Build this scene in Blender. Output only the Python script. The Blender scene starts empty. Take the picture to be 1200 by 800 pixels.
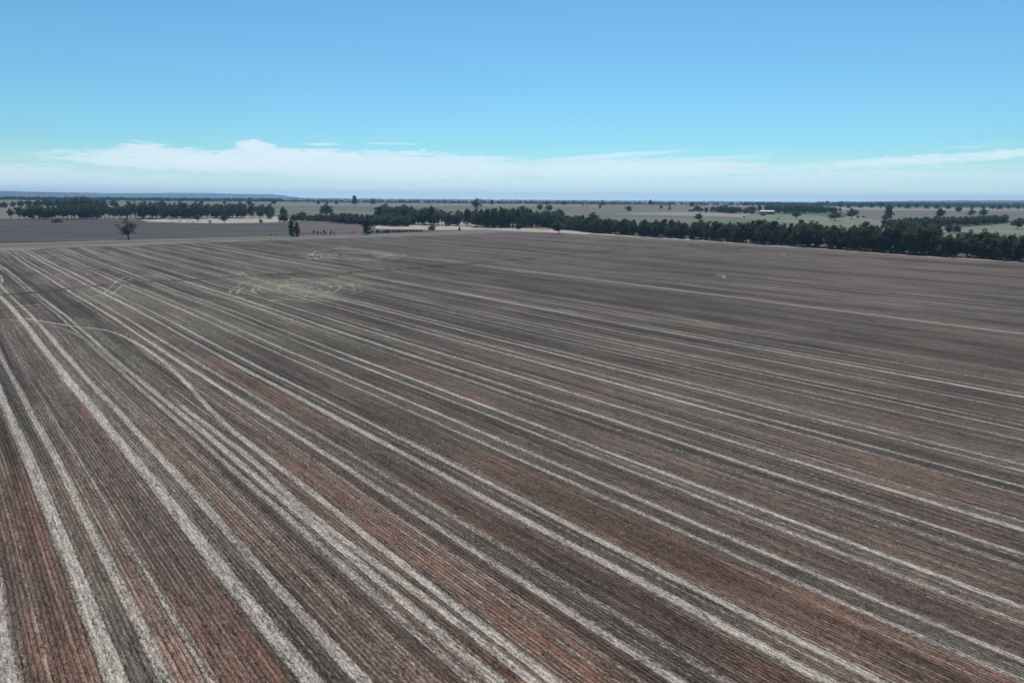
import bpy, bmesh, math, random
import numpy as np
from mathutils import Vector, Matrix

# ------------------------------------------------------------------ camera, sky, sun, exposure
sc = bpy.context.scene
COL = sc.collection
CAM_H = 30.0
FPX = 800.0                                    # focal length for a 1200 px wide picture
PITCH = math.atan((400 - 232.3) / FPX)
ROLL = math.radians(0.43)
cam_d = bpy.data.cameras.new("camera"); cam = bpy.data.objects.new("camera", cam_d); COL.objects.link(cam)
cam_d.sensor_width = 36; cam_d.lens = 24; cam_d.clip_start = 0.5; cam_d.clip_end = 60000
cam.matrix_world = (Matrix.Translation((0, 0, CAM_H)) @ Matrix.Rotation(math.pi / 2 - PITCH, 4, 'X')
                    @ Matrix.Rotation(ROLL, 4, 'Z'))
sc.camera = cam

SUN_EL = math.radians(58); SUN_AZ = math.radians(8)      # azimuth measured from +Y towards +X
sc.view_settings.view_transform = 'Standard'; sc.view_settings.look = 'None'
sc.view_settings.exposure = 0.30; sc.view_settings.gamma = 1.0
sc.view_settings.use_curve_mapping = False
sc.render.engine = 'CYCLES'
sc.cycles.use_denoising = True; sc.cycles.max_bounces = 5; sc.cycles.volume_bounces = 0; sc.cycles.transparent_max_bounces = 8

def px_dir(px, py):
    x, y = px - 600.0, 400.0 - py
    c, s = math.cos(ROLL), math.sin(ROLL)
    xr, yr = x * c - y * s, x * s + y * c
    cp, sp = math.cos(PITCH), math.sin(PITCH)
    return (xr, FPX * cp + yr * sp, -FPX * sp + yr * cp)

# ---- world
W = bpy.data.worlds.new("World"); sc.world = W; W.use_nodes = True
nt = W.node_tree; nt.nodes.clear()
class NB:
    """small helper to wire math nodes"""
    def __init__(s, nt): s.nt = nt
    def new(s, t, **k):
        n = s.nt.nodes.new(t)
        for a, b in k.items(): setattr(n, a, b)
        return n
    def put(s, sock, v):
        if isinstance(v, bpy.types.NodeSocket): s.nt.links.new(v, sock)
        elif v is not None: sock.default_value = v
    def m(s, op, a, b=None, c=None, clamp=False):
        n = s.new('ShaderNodeMath', operation=op, use_clamp=clamp)
        s.put(n.inputs[0], a); s.put(n.inputs[1], b)
        if c is not None: s.put(n.inputs[2], c)
        return n.outputs[0]
    def mix(s, f, a, b, mode='MIX'):
        n = s.new('ShaderNodeMix', data_type='RGBA', blend_type=mode)
        s.put(n.inputs[0], f)
        s.put(n.inputs[6], (*a, 1) if isinstance(a, tuple) and len(a) == 3 else a)
        s.put(n.inputs[7], (*b, 1) if isinstance(b, tuple) and len(b) == 3 else b)
        return n.outputs[2]
    def comb(s, x, y, z):
        n = s.new('ShaderNodeCombineXYZ')
        for i, v in enumerate((x, y, z)): s.put(n.inputs[i], v)
        return n.outputs[0]
    def noise(s, vec, scale, detail=2.0, rough=0.5, dist=0.0):
        n = s.new('ShaderNodeTexNoise', noise_dimensions='3D')
        s.put(n.inputs['Vector'], vec); n.inputs['Scale'].default_value = scale
        n.inputs['Detail'].default_value = detail; n.inputs['Roughness'].default_value = rough
        n.inputs['Distortion'].default_value = dist
        return n.outputs[0]
    def ramp(s, v, lo, hi, a=0.0, b=1.0, smooth=True):
        n = s.new('ShaderNodeMapRange', interpolation_type='SMOOTHSTEP' if smooth else 'LINEAR', clamp=True)
        s.put(n.inputs[0], v)
        for i, q in enumerate((lo, hi, a, b)): s.put(n.inputs[i + 1], q)
        return n.outputs[0]
B = NB(nt)
sky = B.new('ShaderNodeTexSky', sky_type='NISHITA')
sky.sun_disc = False; sky.sun_elevation = SUN_EL; sky.sun_rotation = SUN_AZ
sky.altitude = 200; sky.air_density = 1.0; sky.dust_density = 0.3; sky.ozone_density = 1.6
tc = B.new('ShaderNodeTexCoord'); sep = B.new('ShaderNodeSeparateXYZ'); nt.links.new(tc.outputs['Generated'], sep.inputs[0])
az = B.m('MULTIPLY', B.m('ARCTAN2', sep.outputs[0], sep.outputs[1]), 57.2958)
el = B.m('MULTIPLY', B.m('ARCSINE', sep.outputs[2]), 57.2958)
def azel(px, py):
    d = px_dir(px, py); return math.degrees(math.atan2(d[0], d[1])), math.degrees(math.atan2(d[2], math.hypot(d[0], d[1])))
cv = B.comb(B.m('MULTIPLY', az, 0.16), B.m('MULTIPLY', el, 0.9), 0.0)
cn1 = B.noise(cv, 1.0, 6, 0.6, 0.4)
cn2 = B.noise(B.comb(B.m('MULTIPLY', az, 0.5), B.m('MULTIPLY', el, 1.6), 3.0), 1.6, 6, 0.62, 0.3)
cn3 = B.noise(B.comb(B.m('MULTIPLY', az, 0.12), B.m('MULTIPLY', el, 2.6), 7.0), 1.0, 5, 0.6, 0.2)
azw = B.m('ADD', az, B.m('MULTIPLY', B.m('SUBTRACT', cn1, 0.5), 3.0))
elw = B.m('ADD', el, B.m('MULTIPLY', B.m('SUBTRACT', cn2, 0.5), 1.0))
# broad banks: (px, py, half width px, half height px, strength, slope)
BANKS = [(60, 207, 330, 22, .75, 0), (260, 190, 270, 19, 1.0, 0), (297, 172, 30, 10, 1.0, 0), (180, 175, 60, 7, .8, 0), (350, 181, 150, 8, 1.0, 0),
         (470, 197, 260, 24, .95, 0), (560, 212, 460, 22, .6, 0), (740, 198, 260, 17, .85, -.02), (980, 206, 420, 20, .60, 0),
         (1080, 187, 290, 8, .8, -.05), (520, 184, 130, 7, .7, .05)]
STREAK = [(700, 184, 125, 4.0, 1.0, -.07), (800, 187, 130, 2.6, .7, -.04), (378, 169, 26, 2.4, .9, 0), (460, 168.5, 42, 1.6, .7, 0),
          (1020, 188, 200, 4.5, .6, -.04), (1140, 172, 70, 1.8, .4, -.04), (900, 178, 60, 1.4, .3, 0), (60, 190, 160, 3.0, .25, -.03),
          (180, 168, 30, 2.5, .6, .1)]
def blob(A, E, p):
    a0, e0 = azel(p[0], p[1]); a1, _ = azel(p[0] + 1, p[1]); _, e1 = azel(p[0], p[1] - 1)
    rx = p[2] * abs(a1 - a0); ry = p[3] * abs(e1 - e0); sl = -p[5]
    da = B.m('SUBTRACT', A, a0); de = B.m('SUBTRACT', B.m('SUBTRACT', E, e0), B.m('MULTIPLY', da, sl))
    qa = B.m('DIVIDE', da, rx); qe = B.m('DIVIDE', de, ry)
    q = B.m('ADD', B.m('MULTIPLY', qa, qa), B.m('MULTIPLY', qe, qe))
    return B.m('MULTIPLY', B.ramp(q, 0.0, 1.0, 1.0, 0.0), p[4])
tot = None
for p in BANKS:
    v = blob(azw, elw, p); tot = v if tot is None else B.m('MAXIMUM', tot, v)
tex = B.m('ADD', B.m('MULTIPLY', cn2, 0.6), B.m('MULTIPLY', cn3, 0.6))
cn4 = B.noise(B.comb(B.m('MULTIPLY', az, 0.9), B.m('MULTIPLY', el, 5.0), 11.0), 1.0, 6, 0.65, 0.6)
tex2 = B.m('ADD', B.m('MULTIPLY', cn3, 0.6), B.m('MULTIPLY', cn4, 0.6))
bank = B.m('MULTIPLY', B.ramp(B.m('ADD', B.m('MULTIPLY', tot, 1.15), B.m('MULTIPLY', B.m('SUBTRACT', tex2, 0.6), 3.4)), 0.10, 0.85), B.ramp(tot, 0.0, 0.5, 0.0, 1.0), clamp=True)
bank = B.m('MULTIPLY', bank, B.m('ADD', 0.35, B.m('MULTIPLY', tot, 0.65)))
azs = B.m('ADD', az, B.m('MULTIPLY', B.m('SUBTRACT', cn1, 0.5), 2.0))
els = B.m('ADD', el, B.m('MULTIPLY', B.m('SUBTRACT', cn2, 0.5), 0.35))
st = None
for p in STREAK:
    v = blob(azs, els, p); st = v if st is None else B.m('MAXIMUM', st, v)
cmask = B.m('MAXIMUM', bank, B.m('MULTIPLY', st, B.ramp(tex, 0.4, 0.8, 0.5, 1.0)))
vgrad = B.ramp(el, -1.0, 4.2, 0.95, 0.0)                       # thin high veil thickening to the horizon
cmask = B.m('MAXIMUM', B.m('MULTIPLY', cmask, .95), vgrad)
SKY_TINT = (0.43, 0.77, 0.90); CLOUD = (6.3, 7.5, 8.1)
skyc = B.mix(1.0, sky.outputs[0], SKY_TINT, 'MULTIPLY')
col = B.mix(cmask, skyc, CLOUD)
bg = B.new('ShaderNodeBackground'); nt.links.new(col, bg.inputs[0]); bg.inputs[1].default_value = 0.10
wo = B.new('ShaderNodeOutputWorld'); nt.links.new(bg.outputs[0], wo.inputs[0])

# ---- sun
sd = bpy.data.lights.new("sun", 'SUN'); sd.energy = 3.6; sd.angle = math.radians(0.5); sd.color = (1.0, 0.955, 0.89)
so = bpy.data.objects.new("sun", sd); COL.objects.link(so)
sv = Vector((math.sin(SUN_AZ) * math.cos(SUN_EL), math.cos(SUN_AZ) * math.cos(SUN_EL), math.sin(SUN_EL)))
so.rotation_euler = sv.to_track_quat('Z', 'Y').to_euler(); so.location = (0, 0, 200)

# ------------------------------------------------------------------ helpers
rng = np.random.default_rng(7); random.seed(7)
def mat(name):
    m = bpy.data.materials.new(name); m.use_nodes = True; m.node_tree.nodes.clear()
    b = NB(m.node_tree)
    p = b.new('ShaderNodeBsdfPrincipled'); o = b.new('ShaderNodeOutputMaterial')
    m.node_tree.links.new(p.outputs[0], o.inputs[0])
    p.inputs['Roughness'].default_value = 0.9; p.inputs['Specular IOR Level'].default_value = 0.15
    return m, b, p
def link(name, me, material=None, parent=None):
    o = bpy.data.objects.new(name, me); COL.objects.link(o)
    if material is not None: me.materials.append(material)
    if parent is not None: o.parent = parent
    return o
def tag(o, label=None, cat=None, group=None, kind=None):
    if label: o['label'] = label
    if cat: o['category'] = cat
    if group: o['group'] = group
    if kind: o['kind'] = kind
    return o
def mesh_np(name, V, Fq, n=4):
    me = bpy.data.meshes.new(name); V = np.asarray(V, np.float32); Fq = np.asarray(Fq, np.int32)
    me.vertices.add(len(V)); me.vertices.foreach_set('co', V.ravel())
    me.loops.add(Fq.size); me.loops.foreach_set('vertex_index', Fq.ravel())
    me.polygons.add(len(Fq)); me.polygons.foreach_set('loop_start', np.arange(0, Fq.size, n, dtype=np.int32))
    me.update(calc_edges=True); me.validate(); return me
def empty(name, loc, rz=0.0, scale=(1, 1, 1)):
    o = bpy.data.objects.new(name, None); COL.objects.link(o)
    o.location = loc; o.rotation_euler = (0, 0, rz); o.scale = scale; o.empty_display_size = 1
    return o

# ---- terrain: flat near, a low swell about 2 km out, then a flat plain; shared break lines keep the sheets parallel
YB = np.array([-1500, -400, 0, 300, 500, 650, 720, 780, 840, 900, 960, 1020, 1080, 1140, 1200, 1270, 1340, 1420, 1500, 1580, 1660,
               1740, 1820, 1900, 1980, 2080, 2200, 2350, 2500, 2700, 2900, 3100, 3400, 4000, 5000, 6500, 8000, 10000, 12900], float)
def ss(a, b, x):
    t = np.clip((x - a) / (b - a), 0, 1); return t * t * (3 - 2 * t)
ZB = 14.0 * ss(720, 1900, YB) * (1 - ss(1950, 3400, YB))
def T(y): return float(np.interp(y, YB, ZB))
def at(px, py):
    """the point of the terrain seen in a given direction"""
    d = px_dir(px, py)
    if d[2] < 0:
        t0 = None
        ys = np.concatenate([np.linspace(20, 3600, 1800), np.linspace(3610, 12500, 800)])
        zs = CAM_H + d[2] / d[1] * ys; tz = np.interp(ys, YB, ZB)
        hit = np.nonzero(zs <= tz)[0]
        if len(hit):
            y = ys[hit[0]]; y0 = ys[max(hit[0] - 1, 0)]
            a = (CAM_H + d[2] / d[1] * y0) - np.interp(y0, YB, ZB); b_ = (CAM_H + d[2] / d[1] * y) - np.interp(y, YB, ZB)
            y = y0 + (y - y0) * a / (a - b_) if a != b_ else y
            return Vector((d[0] / d[1] * y, y, T(y)))
    y = 12500; return Vector((d[0] / d[1] * y, y, 0))
def horizon_py(px):
    return 232.3 + (px - 600) * math.tan(ROLL)
def top_h(px, top_py, y):
    """height above the terrain at distance y of a crown seen up to a given angle"""
    d = px_dir(px, top_py); return CAM_H + d[2] / d[1] * y - T(y)

# ------------------------------------------------------------------ ground
gm, b, p = mat('dry_country')
geo = b.new('ShaderNodeNewGeometry').outputs['Position']
sx = b.new('ShaderNodeSeparateXYZ'); b.put(sx.inputs[0], geo)
stretch = b.comb(b.m('MULTIPLY', sx.outputs[0], 0.35), sx.outputs[1], 0.0)
n1 = b.noise(stretch, 0.006, 4, 0.6); n2 = b.noise(geo, 0.05, 5, 0.65); n3 = b.noise(stretch, 0.0012, 3, 0.5)
c = b.mix(b.ramp(n1, .35, .65), (0.105, 0.105, 0.07), (0.17, 0.16, 0.11))
c = b.mix(b.ramp(n3, .42, .62), c, (0.060, 0.075, 0.045))
c = b.mix(b.ramp(n2, .3, .7, 0, .45), c, (0.07, 0.075, 0.05))
b.put(p.inputs['Base Color'], c)
xs = np.concatenate([-np.geomspace(13400, 60, 60), [0], np.geomspace(60, 13400, 60)])
XX, YY = np.meshgrid(xs, YB); ZZ = np.interp(YY, YB, ZB) - 0.10
V = np.stack([XX, YY, ZZ], -1).reshape(-1, 3); nx, ny = len(xs), len(YB)
ii = (np.arange(ny - 1)[:, None] * nx + np.arange(nx - 1)[None, :]).ravel()
tag(link('ground', mesh_np('ground', V, np.stack([ii, ii + 1, ii + nx + 1, ii + nx], 1)), gm), kind='structure')

# sheets (paddocks, verges, tracks) given by outline points on the terrain
def sheet(name, pts, material, lift, world=False):
    bm = bmesh.new()
    P = [Vector(q) if world else at(*q) for q in pts]
    vs = [bm.verts.new((q.x, q.y, 0)) for q in P]; f = bm.faces.new(vs)
    ys = [q.y for q in P]
    for y in YB:
        if min(ys) < y < max(ys):
            bmesh.ops.bisect_plane(bm, geom=bm.verts[:] + bm.edges[:] + bm.faces[:], plane_co=(0, y, 0), plane_no=(0, 1, 0))
    bmesh.ops.triangulate(bm, faces=bm.faces[:])
    for v in bm.verts: v.co.z = T(v.co.y) + lift
    bm.normal_update()
    for f in bm.faces:
        if f.normal.z < 0: f.normal_flip()
    me = bpy.data.meshes.new(name); bm.to_mesh(me); bm.free()
    return tag(link(name, me, material), kind='structure')
def soil(name, c1, c2, c3=None, s1=0.02, s2=0.3, streak=0.0, ang=0.0):
    m, b, p = mat(name)
    geo = b.new('ShaderNodeNewGeometry').outputs['Position']
    if streak:
        s = b.new('ShaderNodeSeparateXYZ'); b.put(s.inputs[0], geo)
        ca, sa = math.cos(ang), math.sin(ang)
        u = b.m('ADD', b.m('MULTIPLY', s.outputs[0], ca), b.m('MULTIPLY', s.outputs[1], sa))
        v = b.m('SUBTRACT', b.m('MULTIPLY', s.outputs[1], ca), b.m('MULTIPLY', s.outputs[0], sa))
        vec = b.comb(b.m('MULTIPLY', u, streak), v, 0.0)
    else: vec = geo
    a = b.noise(vec, s1, 5, 0.62); q = b.noise(vec, s2, 4, 0.7); e = b.noise(vec, s1 * 0.3, 3, 0.5)
    c = b.mix(b.ramp(a, .34, .66), c1, c2)
    if c3: c = b.mix(b.ramp(e, .45, .62), c, c3)
    c = b.mix(b.ramp(q, .25, .75, .0, .5), c, tuple(x * .55 for x in c1))
    b.put(p.inputs['Base Color'], c); return m
M_dark = soil('bare_fallow', (0.034, 0.030, 0.026), (0.105, 0.086, 0.070), (0.066, 0.068, 0.055), 0.06, .5, .045)
M_red = soil('red_fallow', (0.095, 0.072, 0.062), (0.125, 0.085, 0.072), None, 0.03, .4, .15)
M_pale = soil('dusty_verge', (0.085, 0.075, 0.058), (0.27, 0.235, 0.185), (0.16, 0.14, 0.105), 0.22, .9, .12)
M_sand = soil('pale_sand', (0.30, 0.26, 0.21), (0.44, 0.38, 0.32), None, 0.06, .5)
M_redv = soil('red_verge', (0.27, 0.135, 0.09), (0.38, 0.24, 0.175), (0.28, 0.22, 0.17), 0.05, .6)
M_olive = soil('olive_pasture', (0.085, 0.090, 0.055), (0.15, 0.148, 0.095), (0.105, 0.09, 0.072), 0.008, .08, .3)
M_straw = soil('straw_grass', (0.20, 0.18, 0.13), (0.31, 0.28, 0.205), (0.15, 0.15, 0.10), 0.02, .15, .4)
M_green = soil('grey_green_pasture', (0.125, 0.137, 0.085), (0.185, 0.19, 0.125), (0.20, 0.185, 0.13), 0.012, .12, .3)
M_brown = soil('brown_paddock', (0.11, 0.090, 0.072), (0.15, 0.12, 0.095), (0.12, 0.115, 0.085), 0.01, .1, .25)
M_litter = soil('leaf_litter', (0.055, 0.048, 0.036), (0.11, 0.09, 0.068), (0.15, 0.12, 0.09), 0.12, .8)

sheet('left_paddock', [(-260, 287.5), (0, 285.5), (150, 281), (300, 277.5), (430, 274.2), (560, 269.5), (590, 267.5), (520, 264.5), (430, 262), (340, 259),
                       (240, 260), (110, 257), (-260, 255.5)], M_dark, -0.06)
sheet('red_paddock', [(352, 272), (400, 273.2), (470, 271.5), (500, 269.6), (430, 264), (400, 261.5), (356, 259.5), (340, 262)], M_red, -0.05)
sheet('pale_flat', [(-260, 255.5), (110, 257), (120, 251), (60, 240.5), (-260, 239.8)], M_pale, -0.055)
sheet('sandy_ground', [(170, 259.8), (215, 261), (262, 261.6), (330, 260.4), (356, 259.2), (330, 254.0), (262, 253.8), (216, 255), (180, 256)], M_sand, -0.045)
sheet('sandy_track', [(440, 268), (520, 269.5), (600, 268.8), (690, 272.6), (700, 270.5), (640, 264), (560, 261), (480, 259.5), (478, 262), (440, 264)], M_sand, -0.045)
sheet('olive_pasture', [(322, 259), (440, 264), (560, 262), (700, 262), (900, 262), (860, 249), (700, 240), (560, 239.6), (325, 240)], M_olive, -0.065)
sheet('far_brown_paddock', [(640, 250.0), (820, 248.6), (980, 248), (940, 241.8), (700, 241)], M_brown, -0.035)
sheet('straw_strip', [(718, 250.6), (780, 252.0), (860, 254.2), (960, 257.5), (1040, 262), (1110, 268), (1110, 256), (1010, 254.5), (960, 253), (900, 250.5), (860, 250), (800, 248.2), (740, 249)], M_straw, -0.025)
sheet('grass_flat', [(865, 256), (940, 262), (1060, 270), (1064, 262), (1010, 256), (940, 251.5), (880, 251)], M_green, -0.015)
sheet('right_brown_paddock', [(1000, 254), (1060, 262), (1110, 264), (1200, 256), (1500, 250), (1500, 247), (1200, 247.5), (1000, 246)], M_brown, -0.005)
sheet('pale_strip', [(960, 245.6), (1200, 247.2), (1500, 249), (1500, 246.2), (1200, 244.8), (985, 243.4)], M_straw, -0.002)
sheet('green_paddock', [(1090, 276), (1200, 283), (1500, 300), (1500, 262), (1200, 262), (1175, 262.5), (1120, 268), (1098, 271)], M_green, -0.01)
sheet('crest_pasture', [(300, 241.2), (480, 241.6), (700, 242.2), (700, 240.4), (480, 239.2), (330, 239)], M_green, -0.03)
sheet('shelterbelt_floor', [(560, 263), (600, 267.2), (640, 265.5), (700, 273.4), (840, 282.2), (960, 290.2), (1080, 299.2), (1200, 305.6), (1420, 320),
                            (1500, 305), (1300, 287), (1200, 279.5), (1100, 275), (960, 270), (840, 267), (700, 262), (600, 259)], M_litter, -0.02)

# ------------------------------------------------------------------ the stubble field: a grid along (u) and across (v) the drill rows
TH = math.radians(40.6)
DU = np.array([-math.sin(TH), math.cos(TH)]); DV = np.array([math.cos(TH), math.sin(TH)])
def uvof(px, py):
    q = at(px, py); a = np.array([q.x, q.y]); return a @ DU, a @ DV
US = np.concatenate([np.arange(-170, 150, 1.6), np.arange(150, 340, 0.55), np.arange(340, 492, 1.6)])
VS = np.concatenate([np.arange(-60, 75, 0.13), np.arange(75, 150, 0.22), np.arange(150, 462, 0.45)])
UU, VV = np.meshgrid(US, VS, indexing='ij')
def vnoise(x, y, seed):
    xi = np.floor(x).astype(np.int64); yi = np.floor(y).astype(np.int64); fx = x - xi; fy = y - yi
    fx = fx * fx * (3 - 2 * fx); fy = fy * fy * (3 - 2 * fy)
    def h(a, c_):
        q = (a * 374761393 + c_ * 668265263 + seed * 982451653) & 0xffffffff
        q = ((q ^ (q >> 13)) * 1274126177) & 0xffffffff
        return ((q ^ (q >> 16)) & 0xffff) / 65535.0
    return (h(xi, yi) * (1 - fx) + h(xi + 1, yi) * fx) * (1 - fy) + (h(xi, yi + 1) * (1 - fx) + h(xi + 1, yi + 1) * fx) * fy
# small lateral wander of the drill rows (driver's line), shared by everything painted on them
WV = VV + 0.28 * np.sin(UU / 47.0 + 0.3) + 0.16 * np.sin(UU / 19.0 + VV / 60.0) - 0.12
# wheel lines: v, width, strength, near fade (u range where it is strong)
LINES = [(-9.0, .9, .8), (-6.6, .8, .7), (.85, .95, .95), (2.9, .25, .35), (6.05, .85, 1.0), (8.4, .62, .75), (10.5, .28, .55), (12.4, .15, .3), (15.4, .98, .95), (17.9, .78, .8),
         (16.7, .18, .35), (23.2, .55, .7), (24.45, .66, .8), (28.4, .18, .25), (33.2, .58, .85), (35.6, .60, .62), (40.5, .75, .85), (43.05, .52, .85), (46.6, .16, .25),
         (50.1, .55, .75), (52.5, .48, .75), (57.6, .48, .7), (60.0, .58, .8), (66.9, .95, .6), (69.5, .62, .9), (75.0, .62, .85), (77.2, .40, .6),
         (84.5, .50, .8), (87.0, .46, .7), (92.2, .55, .85), (94.5, .5, .75), (102.2, .45, .6), (104.7, .5, .7), (109.5, .5, .75), (111.9, .55, .7),
         (120.1, .5, .75), (122.5, .45, .55), (128.6, .9, .85), (130.9, .6, .7), (137.5, .8, .6), (139.8, .6, .4), (146.6, .9, .6), (149.0, .6, .3), (158.5, .8, .35), (169, .8, .3),
         (179, 1.0, .45), (192.1, 1.4, .7), (205, .8, .25), (216, 1., .3), (231.4, 1.5, .6), (247, 1., .3), (262, 1.2, .4), (283, 1., .25), (305, 1.2, .3), (331, 1.2, .2), (356, 1.2, .25), (388, 1.2, .2)]
pale = np.zeros_like(UU); dark = np.zeros_like(UU)
wob = vnoise(UU / 9.0, VV / 1.2, 3); wob2 = vnoise(UU / 2.3, VV / .35, 4)
rl = random.Random(17); v0 = -9.5
while v0 < 440:                                            # faint single rows of fallen straw between the passes
    far = ss(60, 200, v0); LINES.append((v0, rl.uniform(.12, .26) + .7 * far * rl.uniform(.3, 1), rl.uniform(.22, .50) * (1 - .45 * far))); v0 += rl.uniform(.45, 1.9) * (1 + 3.2 * far)
for k, (v0, w, s) in enumerate(LINES):
    R_ = w * 1.5 + 1.2; a0, a1 = np.searchsorted(VS, v0 - R_), np.searchsorted(VS, v0 + R_)
    if a1 <= a0: continue
    uu = UU[:, a0:a1]; wv = WV[:, a0:a1]
    w2 = (w * 0.5 * (0.85 + 0.35 * vnoise(US / 14.0, np.full_like(US, k * 3.7), 5)) + 0.06)[:, None] * 1.12
    side = np.abs(wv - v0 - 0.05 * np.sin(uu / 6 + k))
    m = 1 - ss(w2 * 0.45, w2 * 1.35 + 0.08, side)
    mod = s * (0.70 + 0.40 * vnoise(US / 28.0, np.full_like(US, k * 1.3), 6))[:, None]
    halo = (1 - ss(w2 * .8, w2 * 2.4 + .25, side)) * .42 * (.3 + 1.0 * vnoise(uu / 7., wv / .34, 7 + k % 5))
    pale[:, a0:a1] = np.maximum(pale[:, a0:a1], np.maximum(m, halo) * mod)
# darker, greener strip between the two wheel lines of a pass
for a, c_ in ((6.05, 8.4), (15.4, 17.9), (33.2, 35.6), (40.5, 43.05), (50.1, 52.5), (57.6, 60.0), (66.9, 69.5), (75, 77.2), (84.5, 87), (92.2, 94.5), (102.2, 104.7), (109.5, 111.9), (120.1, 122.5), (128.6, 130.9)):
    dark = np.maximum(dark, ss(a - .1, a + .4, WV) * (1 - ss(c_ - .4, c_ + .1, WV)) * 0.75)
green = np.zeros_like(UU); bankz = np.zeros_like(UU)
def along(poly, halfw, soft, close=False):
    """0..1 mask around a polyline given in (u, v)"""
    P = np.array(poly, float); out = np.zeros_like(UU)
    # smooth the polyline
    for _ in range(2):
        Q = [P[0]]
        for a, c_ in zip(P[:-1], P[1:]): Q += [a * .75 + c_ * .25, a * .25 + c_ * .75]
        P = np.array(Q + [P[-1]])
    R = halfw + soft
    iu0 = np.searchsorted(US, P[:, 0].min() - R - 1); iu1 = np.searchsorted(US, P[:, 0].max() + R + 1)
    iv0 = np.searchsorted(VS, P[:, 1].min() - R - 1); iv1 = np.searchsorted(VS, P[:, 1].max() + R + 1)
    u = UU[iu0:iu1, iv0:iv1]; v = VV[iu0:iu1, iv0:iv1]; D = np.full(u.shape, 1e9)
    for a, c_ in zip(P[:-1], P[1:]):
        e = c_ - a; L2 = max(e @ e, 1e-6); t = np.clip(((u - a[0]) * e[0] + (v - a[1]) * e[1]) / L2, 0, 1)
        D = np.minimum(D, np.hypot(u - a[0] - t * e[0], v - a[1] - t * e[1]))
    out[iu0:iu1, iv0:iv1] = 1 - ss(halfw, R, D); return out
def uvs(pts): return [uvof(*q) for q in pts]
# the two tracks that swing off the rows and run together towards the camera
tr1 = uvs([(30, 373), (60, 378), (90, 383), (125, 386), (150, 396), (175, 411), (200, 430), (225, 456), (262, 496), (300, 526), (345, 560), (430, 628), (500, 684), (600, 760), (652, 800), (720, 850)])
tr2 = uvs([(118, 400), (160, 431), (205, 470), (262, 512), (300, 541), (355, 598), (460, 674), (510, 708), (560, 748), (627, 800), (690, 850)])
tr3 = uvs([(0, 374), (50, 378), (85, 388), (120, 410), (150, 436)])
pale = np.maximum(pale, along(tr1, .24, .3) * .85 * (.75 + .5 * vnoise(UU / 5., VV / 3., 61))); pale = np.maximum(pale, along(tr2, .28, .2) * .75 * (1 - ss(92, 128, UU))); pale = np.maximum(pale, along(tr3, .3, .4) * .5)
# headland cross tracks, turning loops round the bank and the wet spots
for pts, hw, s in (([(0, 362), (40, 357), (80, 353), (100, 350), (120, 345), (130, 336), (138, 328), (150, 323), (172, 322)], .45, .6),
                   ([(0, 366), (50, 361), (98, 352), (118, 349), (134, 343), (143, 334), (152, 326), (172, 323), (186, 325)], .4, .55),
                   ([(0, 343), (40, 341), (102, 337)], .5, .45), ([(0, 322), (3, 327), (2, 332), (-6, 335)], .5, .7), ([(0, 352), (20, 348), (60, 343)], .4, .3),
                   ([(430, 293), (400, 291), (378, 292), (366, 296), (366, 300), (372, 303)], .8, .8), ([(360, 296), (368, 301), (376, 296), (392, 291), (420, 288)], .7, .7),
                   ([(290, 331), (300, 338), (318, 342), (331, 341), (330, 347), (316, 349)], .5, .5), ([(300, 331), (306, 337), (324, 340), (338, 344)], .5, .4),
                   ([(377, 336), (379, 332), (370, 329), (352, 328), (330, 327)], .5, .55), ([(402, 337), (398, 331), (380, 325), (350, 322)], .5, .5),
                   ([(352, 345), (350, 341), (356, 340), (362, 343), (358, 347)], .45, .8), ([(362, 345), (372, 339), (396, 333)], .45, .5), ([(384, 342), (381, 338), (392, 336)], .5, .6),
                   ([(392, 344), (388, 340), (400, 337)], .45, .5), ([(409, 333), (414, 336), (418, 340), (412, 331)], .45, .7), ([(418, 332), (424, 338), (421, 333)], .45, .6),
                   ([(270, 300), (285, 308), (298, 322), (302, 329)], .4, .4), ([(283, 318), (296, 327), (305, 329)], .4, .5),
                   ([(640, 301), (670, 299), (700, 297)], .9, .6), ([(650, 303), (690, 300), (730, 297), (760, 298)], .8, .4),
                   ([(840, 323), (846, 322), (850, 324), (846, 326)], .7, .8), ([(830, 320), (844, 321), (849, 324)], .6, .6), ([(905, 296), (918, 296), (920, 299), (912, 300)], .8, .45),
                   ([(870, 293), (882, 294), (900, 296)], 1.0, .5), ([(455, 298), (446, 300), (438, 299), (444, 302), (458, 303)], .8, .5), ([(410, 302), (440, 304), (458, 304)], .8, .4),
                   ([(675, 273), (690, 277), (705, 280), (722, 279)], 1.0, .7), ([(690, 272), (700, 276), (712, 279)], .9, .6)):
    pale = np.maximum(pale, along(uvs(pts), hw * .45, .5) * s * (.62 if 285 < pts[0][0] < 430 and 320 < pts[0][1] < 350 else 1.1) * (.5 + .8 * vnoise(UU / 2.5, VV / 2.5, 15)))
# contour bank winding through the field: a low real ridge, bare on the crest, the shade of its near side painted dark
bk = uvs([(-40, 348), (0, 346), (60, 341), (100, 336), (135, 333), (170, 330), (230, 328), (262, 325), (290, 323), (330, 321), (350, 321)])
bk2 = uvs([(350, 321), (385, 325), (410, 319), (440, 318), (470, 316), (497, 313), (520, 311), (560, 309), (580, 305), (610, 305), (640, 300), (690, 297), (740, 291), (800, 288), (850, 287)])
bk3 = uvs([(345, 299), (365, 301), (385, 301.5), (405, 301), (440, 299)])
for q, hgt, wd in ((bk, .3, .9), (bk2, .45, 1.2), (bk3, .5, 1.5)):
    ml = along(q, wd * .3, wd * 1.6); bankz += hgt * ml
    dark = np.maximum(dark, along([(a - 1.6, c_) for a, c_ in q], wd * .4, wd) * (1.0)); pale *= 1 - .75 * along([(a - 1.2, c_) for a, c_ in q], wd * .5, wd)  # bank's shaded camera side darkened in the colour, straw thinned there
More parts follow.
